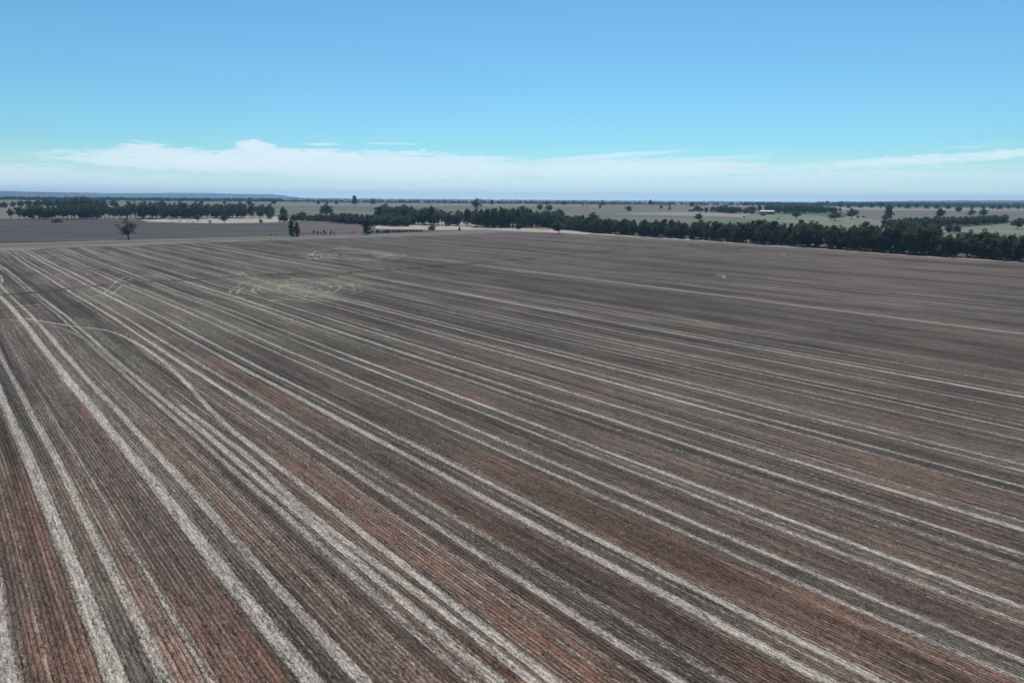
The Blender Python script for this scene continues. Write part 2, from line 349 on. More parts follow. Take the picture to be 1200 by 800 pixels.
wet = uvs([(345, 336), (360, 334), (375, 337), (360, 339), (345, 337)])
dark = np.maximum(dark, along(wet, 1.2, 3.5) * 1.0)
# green weeds round the bank and in the hollows
for pts, hw, sf, s in (([(388, 327), (410, 329), (430, 333)], 1.5, 5, 1.0), ([(235, 327), (270, 330), (300, 338)], 3, 12, .5), ([(300, 340), (340, 350), (380, 345)], 2, 12, .4),
                       ([(400, 300), (450, 301), (480, 303)], 2, 8, .55), ([(250, 365), (320, 380), (380, 400)], 6, 16, .45), ([(60, 300), (20, 305)], 6, 20, .5), ([(100, 375), (120, 400), (160, 430)], 1.5, 3, .55),
                       ([(60, 345), (200, 345), (260, 350)], 6, 20, .35), ([(800, 375), (830, 380)], 1, 4, .5), ([(620, 560), (720, 620)], 1, 3, .25)):
    green = np.maximum(green, along(uvs(pts), hw, sf) * s * (0.35 + 0.9 * vnoise(UU / 5, VV / 5, 9)))
green = np.maximum(green, dark * .12 * (WV < 140))
# headland along the far end: paler, trampled, cross-worked
e1 = ss(452, 486, UU + 8 * vnoise(VV / 15., UU / 30., 11)); e1 *= 1 - ss(40, 300, VV) * .75
pale = np.maximum(pale * (1 - .3 * e1), e1 * (0.22 + .75 * vnoise(VV / 7., UU / 2., 12) * vnoise(VV / 22., UU / 9., 14) * 1.6))
e2 = ss(392, 415, VV + 7 * vnoise(UU / 20., VV / 9., 13)); pale = np.maximum(pale, e2 * .30)
# red soil showing through: patches drawn out along the rows, strongest close to the camera
rd = vnoise(UU / 26., VV / 3.6, 21) * .6 + vnoise(UU / 9., VV / 1.6, 22) * .4
red = .55 * ss(.50, .85, rd) * (1 - ss(60, 260, np.hypot(UU, VV)) * .65) * (1 - pale)
for pu, pv, ru, rv in ((46, 3.3, 16, 2.2), (41, 11.8, 14, 1.8), (38, 13.8, 18, 1.0), (20, 47.5, 8, 3), (14, 38, 9, 1.8), (30, 29.6, 14, 3.0), (58, 29, 25, 2.5), (9, 36.8, 8, 1.3), (52, 46.5, 16, 2.4), (110, 38, 30, 2.5), (4, 46, 10, 1.5), (75, 4, 20, 2)):
    q = ((UU - pu) / ru) ** 2 + ((WV - pv) / rv) ** 2
    red = np.maximum(red, (1 - ss(0, 1.2, q)) * (.15 + .8 * vnoise(UU / 4., WV / .33, 23)) * (1 - pale))
red = np.clip(red * 1.35 + .42 * (1 - ss(25, 150, np.hypot(UU, VV))) * (.2 + 1.1 * vnoise(UU / 18., WV / .66, 24)), 0, 1) * (1 - pale)
tone = (.30 * vnoise(UU / 34., WV / .42, 41) + .30 * vnoise(UU / 60., WV / 1.15, 42) + .34 * vnoise(UU / 75., WV / 2.9, 43) + .34 * vnoise(UU / 110., WV / 8.6, 44)
        + .26 * vnoise(UU / 16., WV / 5., 45))
tone = np.clip((tone - tone.mean()) / tone.std() * (.23 + .10 * ss(80, 260, np.hypot(UU, VV))) + .5, 0, 1)
# trampled, weedy rings in the hollow left of centre and beside the little sapling
def rings(px_, py_, radii, wl, soft, st):
    global pale
    c0, c1_, c2_ = uvof(px_, py_), uvof(px_ + 1, py_), uvof(px_, py_ + .2)
    M_ = np.linalg.inv(np.array([[c1_[0] - c0[0], (c2_[0] - c0[0]) * 5], [c1_[1] - c0[1], (c2_[1] - c0[1]) * 5]]))
    du, dv = UU - c0[0], VV - c0[1]; a_ = M_[0, 0] * du + M_[0, 1] * dv; b_ = M_[1, 0] * du + M_[1, 1] * dv
    wr = 1 + .22 * (vnoise(UU / 9., VV / 9., 51) - .5)
    for rx_, ry_ in radii:
        q = np.abs(np.sqrt((a_ / rx_) ** 2 + (b_ / ry_) ** 2) * wr - 1) * rx_
        pale = np.maximum(pale, (1 - ss(wl, wl + soft, q)) * st * np.clip(vnoise(UU / 6., VV / 6., 52 + int(rx_)) * 1.8 - .25, 0, 1))
    q = np.sqrt((a_ / (radii[-1][0] * 1.15)) ** 2 + (b_ / (radii[-1][1] * 1.2)) ** 2)
    return 1 - ss(.55, 1.1, q)
z1 = rings(346, 338, [(20, 4.5), (31, 6.5), (44, 8.5), (52, 9.5), (66, 12.0), (74, 13.5)], .7, 1.7, .72)
z2 = rings(418, 300, [(34, 3.4), (44, 4.4), (58, 5.4)], .8, 1.9, .68)
wash = np.maximum(z1, z2 * .9)
pale = np.maximum(pale, wash * (.14 + .36 * vnoise(UU / 3., VV / 1.2, 53))); green = np.maximum(green, wash * (.22 + .62 * vnoise(UU / 7., VV / 7., 54)))
dark = dark * (1 - wash * .6); dark = np.maximum(dark, along(wet, 1.2, 3.0))
zz = 0.010 + bankz - 0.025 * pale
X = UU * DU[0] + VV * DV[0]; Y = UU * DU[1] + VV * DV[1]
nu, nv = UU.shape
ii = (np.arange(nu - 1)[:, None] * nv + np.arange(nv - 1)[None, :])
cu = UU[:-1, :-1]; cv_ = VV[:-1, :-1]
vmax = np.interp(cu, [uvof(*q)[0] for q in ((1500, 331), (1200, 307.3), (1080, 300.6), (960, 291.6), (840, 283.2), (700, 274.6), (640, 271.5), (600, 270.6))],
                 [uvof(*q)[1] for q in ((1500, 331), (1200, 307.3), (1080, 300.6), (960, 291.6), (840, 283.2), (700, 274.6), (640, 271.5), (600, 270.6))])
FE = [(-260, 298), (0, 292), (150, 287), (300, 281.5), (400, 278.2), (500, 275.6), (600, 271.5), (640, 271)]
FEu = np.array([uvof(*q) for q in FE]); o_ = np.argsort(FEu[:, 1])
umax = np.interp(cv_, FEu[o_, 1], FEu[o_, 0])
keep = (cv_ < vmax) & (cu < umax)
# nothing behind the camera needs the fine grid
keep &= (Y[:-1, :-1] > -60)
ii = ii[keep]
Fq = np.stack([ii, ii + nv, ii + nv + 1, ii + 1], 1)
used = np.zeros(nu * nv, bool); used[Fq.ravel()] = True; remap = np.cumsum(used) - 1
V = np.stack([X, Y, zz], -1).reshape(-1, 3)[used]; Fq = remap[Fq]
me = mesh_np('stubble_field', V, Fq[:, ::-1])
nrm_ok = True
def addattr(name, arr, typ='FLOAT'):
    a = me.attributes.new(name, typ, 'POINT'); arr = np.asarray(arr, np.float32)
    a.data.foreach_set('vector' if typ == 'FLOAT_VECTOR' else 'value', arr.ravel())
addattr('pale', pale.reshape(-1)[used]); addattr('dark', dark.reshape(-1)[used]); addattr('green', green.reshape(-1)[used]); addattr('tone', tone.reshape(-1)[used]); addattr('red', red.reshape(-1)[used])
addattr('rowco', np.stack([UU, WV, np.zeros_like(UU)], -1).reshape(-1, 3)[used], 'FLOAT_VECTOR')
fm, b, p = mat('drilled_stubble')
def attr(n, vec=False):
    a = b.new('ShaderNodeAttribute', attribute_name=n); return a.outputs['Vector' if vec else 'Fac']
rc = attr('rowco', True); s = b.new('ShaderNodeSeparateXYZ'); b.put(s.inputs[0], rc); u, v = s.outputs[0], s.outputs[1]
sc2 = lambda a, c_, z=0.0: b.comb(b.m('MULTIPLY', u, a), b.m('MULTIPLY', v, c_), z)
wander = b.m('MULTIPLY', b.m('SUBTRACT', b.noise(sc2(.5, 1.5, 5.), 1.0, 2, .6), .5), .06)
vw = b.m('ADD', v, wander)
row = b.m('SINE', b.m('MULTIPLY', vw, 2 * math.pi / 0.335))                       # +1 on the stubble row, -1 in the furrow
furrow = b.ramp(row, -1.0, -0.15, 1.0, 0.0)
line1 = b.noise(sc2(.02, 2.4, 1.), 1.0, 2, .6)                                     # whole rows lighter or darker
line2 = b.noise(sc2(.006, .45, 2.), 1.0, 3, .55)
patch = b.noise(sc2(.03, .10, 3.), 1.0, 4, .6)
clump = b.noise(sc2(2.0, 6.0, 4.), 1.0, 3, .65)                                    # tufts and gaps along a row
speck = b.noise(sc2(11., 15., 6.), 1.0, 1, .6)
def grain(a, c_, z):
    n = b.new('ShaderNodeTexVoronoi', voronoi_dimensions='3D', feature='F1'); b.put(n.inputs['Vector'], sc2(a, c_, z)); n.inputs['Scale'].default_value = 1.0
    q = b.new('ShaderNodeSeparateColor'); b.put(q.inputs[0], n.outputs['Color']); return q.outputs[0]
g1, g2, g3 = grain(5.0, 13.0, 1.0), grain(1.6, 8.0, 2.0), grain(.4, 2.9, 3.0)
far1 = b.noise(sc2(.018, .22, 8.), 1.0, 5, .7)
A_p, A_d, A_g, A_r = attr('pale'), attr('dark'), attr('green'), attr('red')
soilc = b.mix(b.ramp(patch, .35, .65), (0.088, 0.060, 0.044), (0.062, 0.049, 0.039))
stub = b.mix(b.ramp(line2, .35, .68), (0.112, 0.086, 0.066), (0.160, 0.127, 0.098))
stub = b.mix(b.ramp(far1, .40, .60, 0., .8), stub, (0.062, 0.057, 0.042))
c = b.mix(b.ramp(b.m('ADD', b.m('MULTIPLY', clump, .75), b.m('MULTIPLY', line1, .55)), .48, .86), soilc, stub)
rowtone = b.noise(sc2(.05, 3.0, 11.), 1.0, 1, .5)
streak = b.noise(sc2(.012, .55, 31.), 1.0, 4, .7)
c = b.mix(b.ramp(streak, .44, .30, .0, .55), c, (0.045, 0.039, 0.031))
c = b.mix(b.ramp(streak, .56, .72, .0, .40), c, (0.20, 0.165, 0.135))
c = b.mix(b.ramp(rowtone, .38, .60, .0, .72), c, (0.046, 0.034, 0.026))
c = b.mix(b.m('MULTIPLY', b.ramp(b.noise(sc2(.03, 3.0, 21.), 1.0, 1, .5), .54, .68), .50), c, (0.25, 0.185, 0.14))
c = b.mix(b.m('MULTIPLY', A_r, .64), c, b.mix(clump, (0.115, 0.048, 0.028), (0.30, 0.150, 0.10)))
c = b.mix(b.m('MULTIPLY', A_d, .55), c, (0.050, 0.051, 0.043))
c = b.mix(b.m('MULTIPLY', A_g, .55, clamp=True), c, b.mix(clump, (0.085, 0.100, 0.055), (0.20, 0.225, 0.135)))
strawtint = b.m('MULTIPLY', A_g, .55, clamp=True)
palemask = b.ramp(b.m('ADD', A_p, b.m('MULTIPLY', b.m('SUBTRACT', clump, .5), 1.5)), .22, .85)
strawc = b.mix(b.ramp(speck, .36, .60), (0.225, 0.192, 0.155), (0.475, 0.415, 0.345))
strawc = b.mix(strawtint, strawc, (0.27, 0.30, 0.19))
c = b.mix(palemask, c, strawc)
fur_shade = b.m('MULTIPLY', furrow, b.m('MULTIPLY', b.m('SUBTRACT', 1.0, b.m('MULTIPLY', palemask, .88)), b.ramp(line1, .3, .55, .60, 1.0)))
c = b.mix(b.m('MULTIPLY', fur_shade, .92), c, b.mix(A_r, (0.040, 0.031, 0.026), (0.075, 0.030, 0.018)))  # gaps between rows: dark soil, with their shade put into the colour
flecks = b.ramp(speck, .53, .66)  # pale specks scattered at random through the stubble colour
c = b.mix(b.m('MULTIPLY', flecks, b.m('SUBTRACT', .50, b.m('MULTIPLY', fur_shade, .42))), c, (0.34, 0.28, 0.225))
gg = b.m('ADD', b.m('MULTIPLY', g1, .80), b.m('ADD', b.m('MULTIPLY', g2, .45), b.m('MULTIPLY', g3, .40)))   # 0 .. 1.65
tonef = b.ramp(attr('tone'), 0.0, 1.0, .48, 1.46, smooth=False)
tonef = b.m('ADD', b.m('MULTIPLY', tonef, b.m('SUBTRACT', 1.0, b.m('MULTIPLY', palemask, .75))), b.m('MULTIPLY', palemask, .75))
gain = b.m('MULTIPLY', b.ramp(gg, .15, 1.5, .18, 1.86, smooth=False), b.m('MULTIPLY', tonef, .82))
gv = b.comb(gain, gain, gain)
c = b.mix(1.0, c, gv, 'MULTIPLY')
b.put(p.inputs['Base Color'], c)
hgt = b.m('ADD', b.m('MULTIPLY', row, .30), b.m('ADD', b.m('MULTIPLY', clump, .8), b.m('MULTIPLY', speck, .5)))
bp = b.new('ShaderNodeBump'); bp.inputs['Strength'].default_value = .75; bp.inputs['Distance'].default_value = .07
b.put(bp.inputs['Height'], hgt); b.put(p.inputs['Normal'], bp.outputs[0])
tag(link('stubble_field', me, fm), kind='structure')

# worked strips along the far end of the field and the verge in front of the shelterbelt
sheet('headland_strip', [(-260, 287.5), (0, 285.5), (150, 281), (300, 277.5), (430, 274.2), (560, 269.9), (600, 268.4), (640, 268.6), (640, 271.8), (600, 272.0), (500, 276.0),
                         (400, 278.8), (300, 282.2), (150, 287.8), (0, 293), (-260, 299)], M_pale, 0.028)
M_ditch = soil('ditch_soil', (0.085, 0.08, 0.06), (0.12, 0.11, 0.085), None, .08, .6)
sheet('ditch_line', [(-260, 292.6), (0, 289), (150, 284.2), (300, 279.9), (430, 276.2), (560, 272.3), (560, 271.7), (430, 275.3), (300, 279.0), (150, 283.0), (0, 287.6), (-260, 291)], M_ditch, 0.036)
sheet('pale_verge', [(620, 271.3), (700, 275), (840, 283.8), (960, 292.2), (965, 290.8), (840, 281.8), (760, 277.2), (700, 272.9), (650, 270), (600, 268), (560, 268.5)], M_sand, 0.030)
sheet('red_verge', [(940, 290.8), (1080, 301.2), (1200, 308.2), (1500, 332), (1500, 327.0), (1200, 304.2), (1080, 298.0), (940, 288.9)], M_redv, 0.034)
sheet('red_soil_patch', [(626, 268.9), (640, 270), (652, 269.6), (646, 267.6), (632, 267.4)], M_redv, 0.040)

# ------------------------------------------------------------------ distant hills
hm, b, p = mat('hill_scrub')
geo = b.new('ShaderNodeNewGeometry').outputs['Position']
b.put(p.inputs['Base Color'], b.mix(b.ramp(b.noise(geo, .004, 5, .6), .35, .65), (0.045, 0.055, 0.035), (0.085, 0.09, 0.06)))
def ridge(name, prof, dist, depth, seed):
    r = np.random.default_rng(seed); pxs = np.arange(prof[0][0], prof[-1][0] + 1, 4.0)
    tops = np.interp(pxs, [q[0] for q in prof], [q[1] for q in prof]); rows_ = []
    for fy, fh in ((-1, 0), (-.55, .45), (-.25, .8), (0, 1), (.4, .9), (1, 0)):
        rr = []
        for q, tp in zip(pxs, tops):
            d = px_dir(q, tp); y = dist; h = max(CAM_H + d[2] / d[1] * y, 1.0)
            yy = dist + fy * depth + r.normal() * 30 * (abs(fy) < 1)
            rr.append((d[0] / d[1] * dist, yy, -1 if fh == 0 else h * fh + r.normal() * .8))
        rows_.append(rr)
    n = len(pxs); V = np.array(rows_).reshape(-1, 3); i0 = (np.arange(5)[:, None] * n + np.arange(n - 1)[None, :]).ravel()
    o = tag(link(name, mesh_np(name, V, np.stack([i0, i0 + 1, i0 + n + 1, i0 + n], 1)), hm), kind='structure')
    return o
ridge('far_range', [(-500, 224), (-60, 225.2), (60, 225.2), (140, 226.4), (200, 226.1), (250, 226.3), (262, 226.8), (300, 227.6), (322, 227.9), (332, 229.6), (345, 231.5)], 11500, 700, 1)
ridge('near_range', [(-500, 222), (-60, 223.4), (15, 224), (34, 224.6), (60, 225.4), (90, 227), (120, 229.5), (134, 232)], 8200, 600, 2)
ridge('right_rise', [(1000, 237), (1060, 235.6), (1120, 235.0), (1200, 235.2), (1300, 236), (1700, 236)], 4600, 500, 3)

# ------------------------------------------------------------------ trees
def foliage_mat(name, c1, c2, c3):
    m, b, p = mat(name)
    oi = b.new('ShaderNodeObjectInfo').outputs['Random']
    tcn = b.new('ShaderNodeTexCoord').outputs['Object']
    n = b.noise(tcn, .55, 3, .6); n2 = b.noise(tcn, 3.0, 2, .6)
    c = b.mix(oi, c1, c2); c = b.mix(b.ramp(n, .35, .7, 0, .7), c, c3); c = b.mix(b.ramp(n2, .3, .7, 0, .35), c, (0.03, 0.034, 0.02))
    b.put(p.inputs['Base Color'], c)
    tr = b.new('ShaderNodeBsdfTranslucent'); b.put(tr.inputs[0], c); mx = b.new('ShaderNodeMixShader'); mx.inputs[0].default_value = .42
    out = [q for q in m.node_tree.nodes if q.type == 'OUTPUT_MATERIAL'][0]
    b.put(mx.inputs[1], p.outputs[0]); b.put(mx.inputs[2], tr.outputs[0]); b.put(out.inputs[0], mx.outputs[0])
    p.inputs['Roughness'].default_value = .7
    return m
M_gum = foliage_mat('gum_leaves', (0.062, 0.084, 0.044), (0.125, 0.128, 0.072), (0.150, 0.185, 0.085))
M_pine = foliage_mat('cypress_leaves', (0.056, 0.080, 0.050), (0.100, 0.112, 0.066), (0.125, 0.155, 0.080))
M_shrub = foliage_mat('shrub_leaves', (0.050, 0.058, 0.040), (0.070, 0.068, 0.045), (0.085, 0.085, 0.055))
M_dead = foliage_mat('sparse_leaves', (0.060, 0.060, 0.046), (0.070, 0.066, 0.052), (0.085, 0.080, 0.060))
barkm, b, p = mat('bark'); tcn = b.new('ShaderNodeTexCoord').outputs['Object']
b.put(p.inputs['Base Color'], b.mix(b.noise(tcn, 2.2, 4, .65), (0.045, 0.036, 0.03), (0.16, 0.135, 0.11)))

def tube(path, radii, n=6):
    V = []; Fc = []
    P = [Vector(q) for q in path]
    for i, (q, r) in enumerate(zip(P, radii)):
        d = (P[min(i + 1, len(P) - 1)] - P[max(i - 1, 0)]).normalized()
        a = d.cross(Vector((0.3, 1, 0.1))).normalized(); c_ = d.cross(a)
        for k in range(n):
            t = 2 * math.pi * k / n; V.append(q + (a * math.cos(t) + c_ * math.sin(t)) * r)
    for i in range(len(P) - 1):
        for k in range(n):
            Fc.append((i * n + k, i * n + (k + 1) % n, (i + 1) * n + (k + 1) % n, (i + 1) * n + k))
    return [tuple(q) for q in V], Fc
def leaves(centres, radii, n_per, size, r, flat=.75):
    """clumps of leaf-sprig quads spread through small ellipsoids"""
    C = []; 
    for (c_, rad) in zip(centres, radii):
        k = max(4, int(n_per * (rad ** 2) / 1.8)); d = r.normal(size=(k, 3)); d /= np.linalg.norm(d, axis=1)[:, None]
        rr = rad * r.uniform(.35, 1.0, size=(k, 1)) ** .6
        C.append(np.array(c_) + d * rr * np.array([1, 1, flat]))
    C = np.concatenate(C); n = len(C)
    a = r.normal(size=(n, 3)); a /= np.linalg.norm(a, axis=1)[:, None]
    t = r.normal(size=(n, 3)); c2 = np.cross(a, t); c2 /= np.linalg.norm(c2, axis=1)[:, None]
    s1 = size * r.uniform(.6, 1.35, size=(n, 1)); s2 = s1 * r.uniform(.4, .8, size=(n, 1))
    V = np.stack([C - a * s1, C - c2 * s2, C + a * s1, C + c2 * s2], 1).reshape(-1, 3)
    return V, np.arange(4 * n).reshape(-1, 4)
PROTO = {}
def proto(key, kind, seed):
    """prototype crown and trunk meshes, 15 m tall (shrubs 3 m)"""
    r = np.random.default_rng(seed); cs = []; rs = []; tv = []; tf = []
    def add(path, rad):
        v_, f_ = tube(path, rad); o = len(tv); tv.extend(v_); tf.extend([tuple(i + o for i in q) for q in f_])
    H = 15.0; npr, size, flat = 62, .40, .85; m = M_gum
    if kind in ('gum', 'tallgum', 'sparse', 'bushy'):
        clear = {'gum': 2.4, 'tallgum': 3.4, 'sparse': 2.2, 'bushy': 0.8}[kind]; wid = {'gum': 5.0, 'tallgum': 3.7, 'sparse': 4.8, 'bushy': 4.6}[kind]
        lean = r.normal(size=2) * .4
        fork = Vector((lean[0], lean[1], clear + .8))
        add([(0, 0, -.3), (lean[0] * .4, lean[1] * .4, clear * .5), fork], [.42, .33, .26])
        nl = {'gum': 7, 'tallgum': 6, 'sparse': 13, 'bushy': 8}[kind]
        for i in range(nl):
            t = 2 * math.pi * (i + r.uniform(-.3, .3)) / nl; up = r.uniform(.45, 1.0); out = wid * math.sqrt(max(1.05 - up * up, .08)) * r.uniform(.7, 1.05)
            top = Vector((lean[0] + math.cos(t) * out, lean[1] + math.sin(t) * out, clear + (H - clear - 1.4) * up))
            mid = fork.lerp(top, .5) + Vector((math.cos(t) * .5, math.sin(t) * .5, -.3))
            add([fork, mid, top], [.19, .12, .045])
            for q in range({'gum': 5, 'tallgum': 5, 'sparse': 4, 'bushy': 6}[kind]):
                f = r.uniform(.45, 1.05); pt = fork.lerp(top, f) + Vector(r.normal(size=3) * (1.15, 1.15, .8))
                pt.z = min(pt.z, H - .9); cs.append(tuple(pt)); rs.append(r.uniform(.8, 1.75) * (.62 if kind == 'sparse' else 1))
                if kind == 'sparse': add([fork.lerp(top, f * .8), pt], [.07, .025])
        cs.append((lean[0] + r.normal() * .6, lean[1] + r.normal() * .6, H - 1.3)); rs.append(1.3)
        if kind == 'gum':
            for q in range(26):
                a_ = r.uniform(0, 6.28); z_ = r.uniform(clear + 1.2, H - 2.2); f_ = (z_ - clear) / (H - clear); o_ = wid * math.sin(math.pi * min(.18 + .78 * f_, 1)) ** .6 * r.uniform(.2, .95)
                cs.append((math.cos(a_) * o_, math.sin(a_) * o_, z_)); rs.append(r.uniform(1.1, 1.9))
        if kind == 'tallgum':
            for q in range(16): a_ = r.uniform(0, 6.28); o_ = r.uniform(.3, wid * .8); cs.append((math.cos(a_) * o_, math.sin(a_) * o_, r.uniform(3.5, 12))); rs.append(r.uniform(.9, 1.6))
        if kind == 'bushy':
            for q in range(34): a_ = r.uniform(0, 6.28); o_ = r.uniform(.3, wid * .95); cs.append((math.cos(a_) * o_, math.sin(a_) * o_, r.uniform(1.2, 11.5))); rs.append(r.uniform(1.1, 1.9))
        if kind == 'sparse':
            for q in range(20): a_ = r.uniform(0, 6.28); z_ = r.uniform(3.5, 9.5); o_ = r.uniform(.6, 4.0); cs.append((math.cos(a_) * o_, math.sin(a_) * o_, z_)); rs.append(r.uniform(.6, 1.0)); add([(lean[0], lean[1], z_ * .8), (math.cos(a_) * o_, math.sin(a_) * o_, z_)], [.08, .03])
            npr, size, m = 95, .21, M_dead
    elif kind in ('pine', 'cone'):
        m = M_pine; add([(0, 0, -.3), (0, 0, 6), (0, 0, 13)], [.30, .2, .06])
        for i in range(95):
            z = .9 + (H - 1.9) * r.uniform(0, 1) ** .95; f = z / H
            w = (3.1 * (1 - f) ** .8 + .25) if kind == 'cone' else 2.9 * math.sin(math.pi * min(max(f * .80 + .16, 0), 1)) ** .7
            a_ = r.uniform(0, 6.28); o_ = w * r.uniform(.35, 1.0)
            cs.append((math.cos(a_) * o_, math.sin(a_) * o_, z)); rs.append(r.uniform(.65, 1.15))
            if i % 5 == 0: add([(0, 0, z * .85), (math.cos(a_) * o_, math.sin(a_) * o_, z)], [.07, .03])
        npr, size, flat = 75, .36, 1.0
    elif kind == 'shrub':
        m = M_shrub; H = 3.0
        for i in range(5):
            a_ = 6.28 * i / 5; add([(0, 0, -.1), (math.cos(a_) * .4, math.sin(a_) * .4, .8), (math.cos(a_) * .9, math.sin(a_) * .9, 1.7)], [.06, .04, .015])
        for i in range(22):
            a_ = r.uniform(0, 6.28); o_ = 1.5 * math.sqrt(r.uniform(0, 1)); cs.append((math.cos(a_) * o_, math.sin(a_) * o_, r.uniform(.35, 2.5) * (1 - .25 * o_ / 1.5))); rs.append(r.uniform(.35, .6))
        npr, size, flat = 330, .14, .9
    elif kind == 'sapling':
        m = M_shrub; H = 3.0; add([(0, 0, -.1), (.05, 0, 1.2), (0, .05, 2.6)], [.07, .05, .02])
        for i in range(13):
            z = r.uniform(.7, 2.8); a_ = r.uniform(0, 6.28); o_ = .55 * (1.25 - z / 3.0) * r.uniform(.3, 1.1)
            cs.append((math.cos(a_) * o_, math.sin(a_) * o_, z)); rs.append(r.uniform(.22, .4))
            add([(0, 0, z * .8), (math.cos(a_) * o_, math.sin(a_) * o_, z)], [.025, .01])
        npr, size, flat = 700, .10, 1.0
    V, Fc = leaves(cs, rs, npr, size, r, flat)
    crown = mesh_np('crown_' + key, V, Fc); crown.materials.append(m)
    trunk = mesh_np('trunk_' + key, tv, tf); trunk.materials.append(barkm)
    for pl in (trunk,): pl.polygons.foreach_set('use_smooth', [True] * len(pl.polygons))
    PROTO[key] = (crown, trunk, H)
for i in range(4): proto('gum%d' % i, 'gum', 10 + i)
for i in range(3): proto('tallgum%d' % i, 'tallgum', 20 + i)
for i in range(3): proto('pine%d' % i, 'pine', 30 + i)
for i in range(3): proto('bushy%d' % i, 'bushy', 40 + i)
proto('cone0', 'cone', 50); proto('sparse0', 'sparse', 64)
for i in range(3): proto('shrub%d' % i, 'shrub', 70 + i)
for i in range(2): proto('sapling%d' % i, 'sapling', 80 + i)
NAMES = {'gum': 'gum_tree', 'tallgum': 'gum_tree', 'pine': 'cypress_tree', 'bushy': 'bushy_tree', 'cone': 'conical_tree', 'sparse': 'sparse_tree', 'shrub': 'shrub', 'sapling': 'sapling'}
CATS = {'gum': 'tree', 'tallgum': 'tree', 'pine': 'tree', 'bushy': 'tree', 'cone': 'tree', 'sparse': 'tree', 'shrub': 'shrub', 'sapling': 'sapling'}
def plant(key, x, y, H, W, label, group=None, rz=None):
    """W: crown width in metres"""
    crown, trunk, h0 = PROTO[key]; kind = key.rstrip('0123456789')
    w0 = {'gum': 11.5, 'tallgum': 9.0, 'pine': 7.0, 'bushy': 11.0, 'cone': 7.0, 'sparse': 11.0, 'shrub': 3.8, 'sapling': 1.7}[kind]
    sw = W / w0
    t = empty(NAMES[kind], (x, y, T(y)), random.uniform(0, 6.28) if rz is None else rz, (sw, sw * random.uniform(.92, 1.08), H / h0))
    tag(t, label, CATS[kind], group)
    for nm, me_ in (('crown', crown), ('trunk', trunk)):
        o = bpy.data.objects.new(nm, me_); COL.objects.link(o); o.parent = t
    return t
def single(kind, px, base, top, wpx, label, group=None):
    """a tree standing where it is seen: foot and top angles and apparent width give its place and size"""
    q = at(px, base); H = max(top_h(px, top, q.y), 1.2); ppm = 817.0 / q.y
    n = {'gum': 4, 'tallgum': 3, 'pine': 3, 'bushy': 3, 'cone': 1, 'sparse': 1, 'shrub': 3, 'sapling': 2}[kind]
    return plant(kind + str(random.randrange(n)), q.x, q.y, H, wpx / ppm, label, group)

# ---- single trees and bushes in and around the field
single('sparse', 151, 280.3, 254.6, 28, 'sparse half-bare tree with visible limbs alone at the left edge of the field')
single('pine', 342, 277.5, 257.0, 8.5, 'taller of two slim dark trees joined at the field edge beside the row of saplings')
single('pine', 348.5, 277.3, 260.5, 7.5, 'shorter slim dark tree joined to a taller one at the field edge')
single('pine', 430, 274.8, 256.0, 12.5, 'dark bushy tree at the field edge at the left end of the low hedge')
for x_, t_, w_, l_ in ((368, 269.4, 4.0, 'leftmost and darkest sapling of the short row on the field edge'), (372, 270.2, 3.6, 'second sapling of the short row on the field edge'), (375.6, 271.4, 2.6, 'thinnest sapling in the middle of the short row on the field edge'),
                       (380, 269.3, 5.0, 'widest sapling of the short row on the field edge'), (388.2, 269.8, 4.0, 'sapling standing apart at the right end of the short row'), (392, 271.8, 3.2, 'low sapling touching the rightmost of the short row')):
    single('sapling', x_, 275.4, t_, w_ * 1.25, l_, 'short row of saplings on the field edge')
for x_, l_ in ((317.5, 'tiny dark shrub on the field edge, left of a pair'), (323.3, 'tiny dark shrub on the field edge, right of a pair')): single('shrub', x_, 276.0, 273.8, 2.3, l_, 'pair of tiny shrubs')
for x_, l_ in ((409, 'tiny sapling on the reddish paddock edge, lower of a pair'), (414.4, 'tiny sapling on the reddish paddock edge, taller of a pair')): single('sapling', x_, 274.6, 270.8 if x_ > 410 else 271.8, 2.4, l_, 'pair of tiny saplings beside the bushy tree')
single('sapling', 398.5, 301.9, 297.0, 3.0, 'lone upright little dark sapling standing out in the stubble by the weedy bank')
for k, x_ in enumerate(range(437, 494, 4)):
    single('shrub', x_ + random.uniform(-.8, .8), 273.6 - (x_ - 437) * .035, 268.2 + random.uniform(-.5, .8) + (k == 0) * .4, 5.6 + random.uniform(-.8, 1.0), 'low dark shrub in the hedge row between the bushy tree and the small round tree', 'low hedge of shrubs on the field edge')
single('gum', 506, 271.4, 263.2, 10, 'small round tree at the right end of the low hedge')
single('sapling', 493.6, 271.4, 267.8, 2.4, 'thin sapling just left of the small round tree by the hedge')
single('cone', 538.5, 270.3, 265.6, 3.6, 'small pointed sapling-like tree alone on the pale verge')
single('gum', 655, 273.8, 258.0, 17.5, 'round dark tree standing in front of the shelterbelt by the pale turning loop')
single('bushy', 608.5, 268.6, 260.6, 9, 'low dark tree standing forward of the belt left of the red soil patch')
single('shrub', 66, 261.0, 254.3, 13, 'wide dark bush in the ploughed paddock before the left tree line')
single('tallgum', 13, 257.0, 243.6, 9, 'slender tree alone on the pale flat at far left')
single('shrub', 246, 261.2, 257.0, 4.6, 'small dark bush on sandy ground left of the small leaning tree')
single('gum', 263.5, 261.4, 250.0, 9.5, 'small leaning tree forward of the left tree line on sandy ground')
single('shrub', 306.2, 261.3, 256.0, 8.2, 'rounded dark bush on the sandy ground by the ploughed paddock')
single('shrub', 315.5, 256.6, 251.4, 7.0, 'dark bush at the foot of the left tree line behind the rounded bush')
single('bushy', 332, 260.0, 249.8, 15, 'dense dark green bushy tree at the corner of the left paddock')
single('bushy', 344, 259.6, 251.6, 9, 'dense green bush tree tucked right of the larger one at the paddock corner')
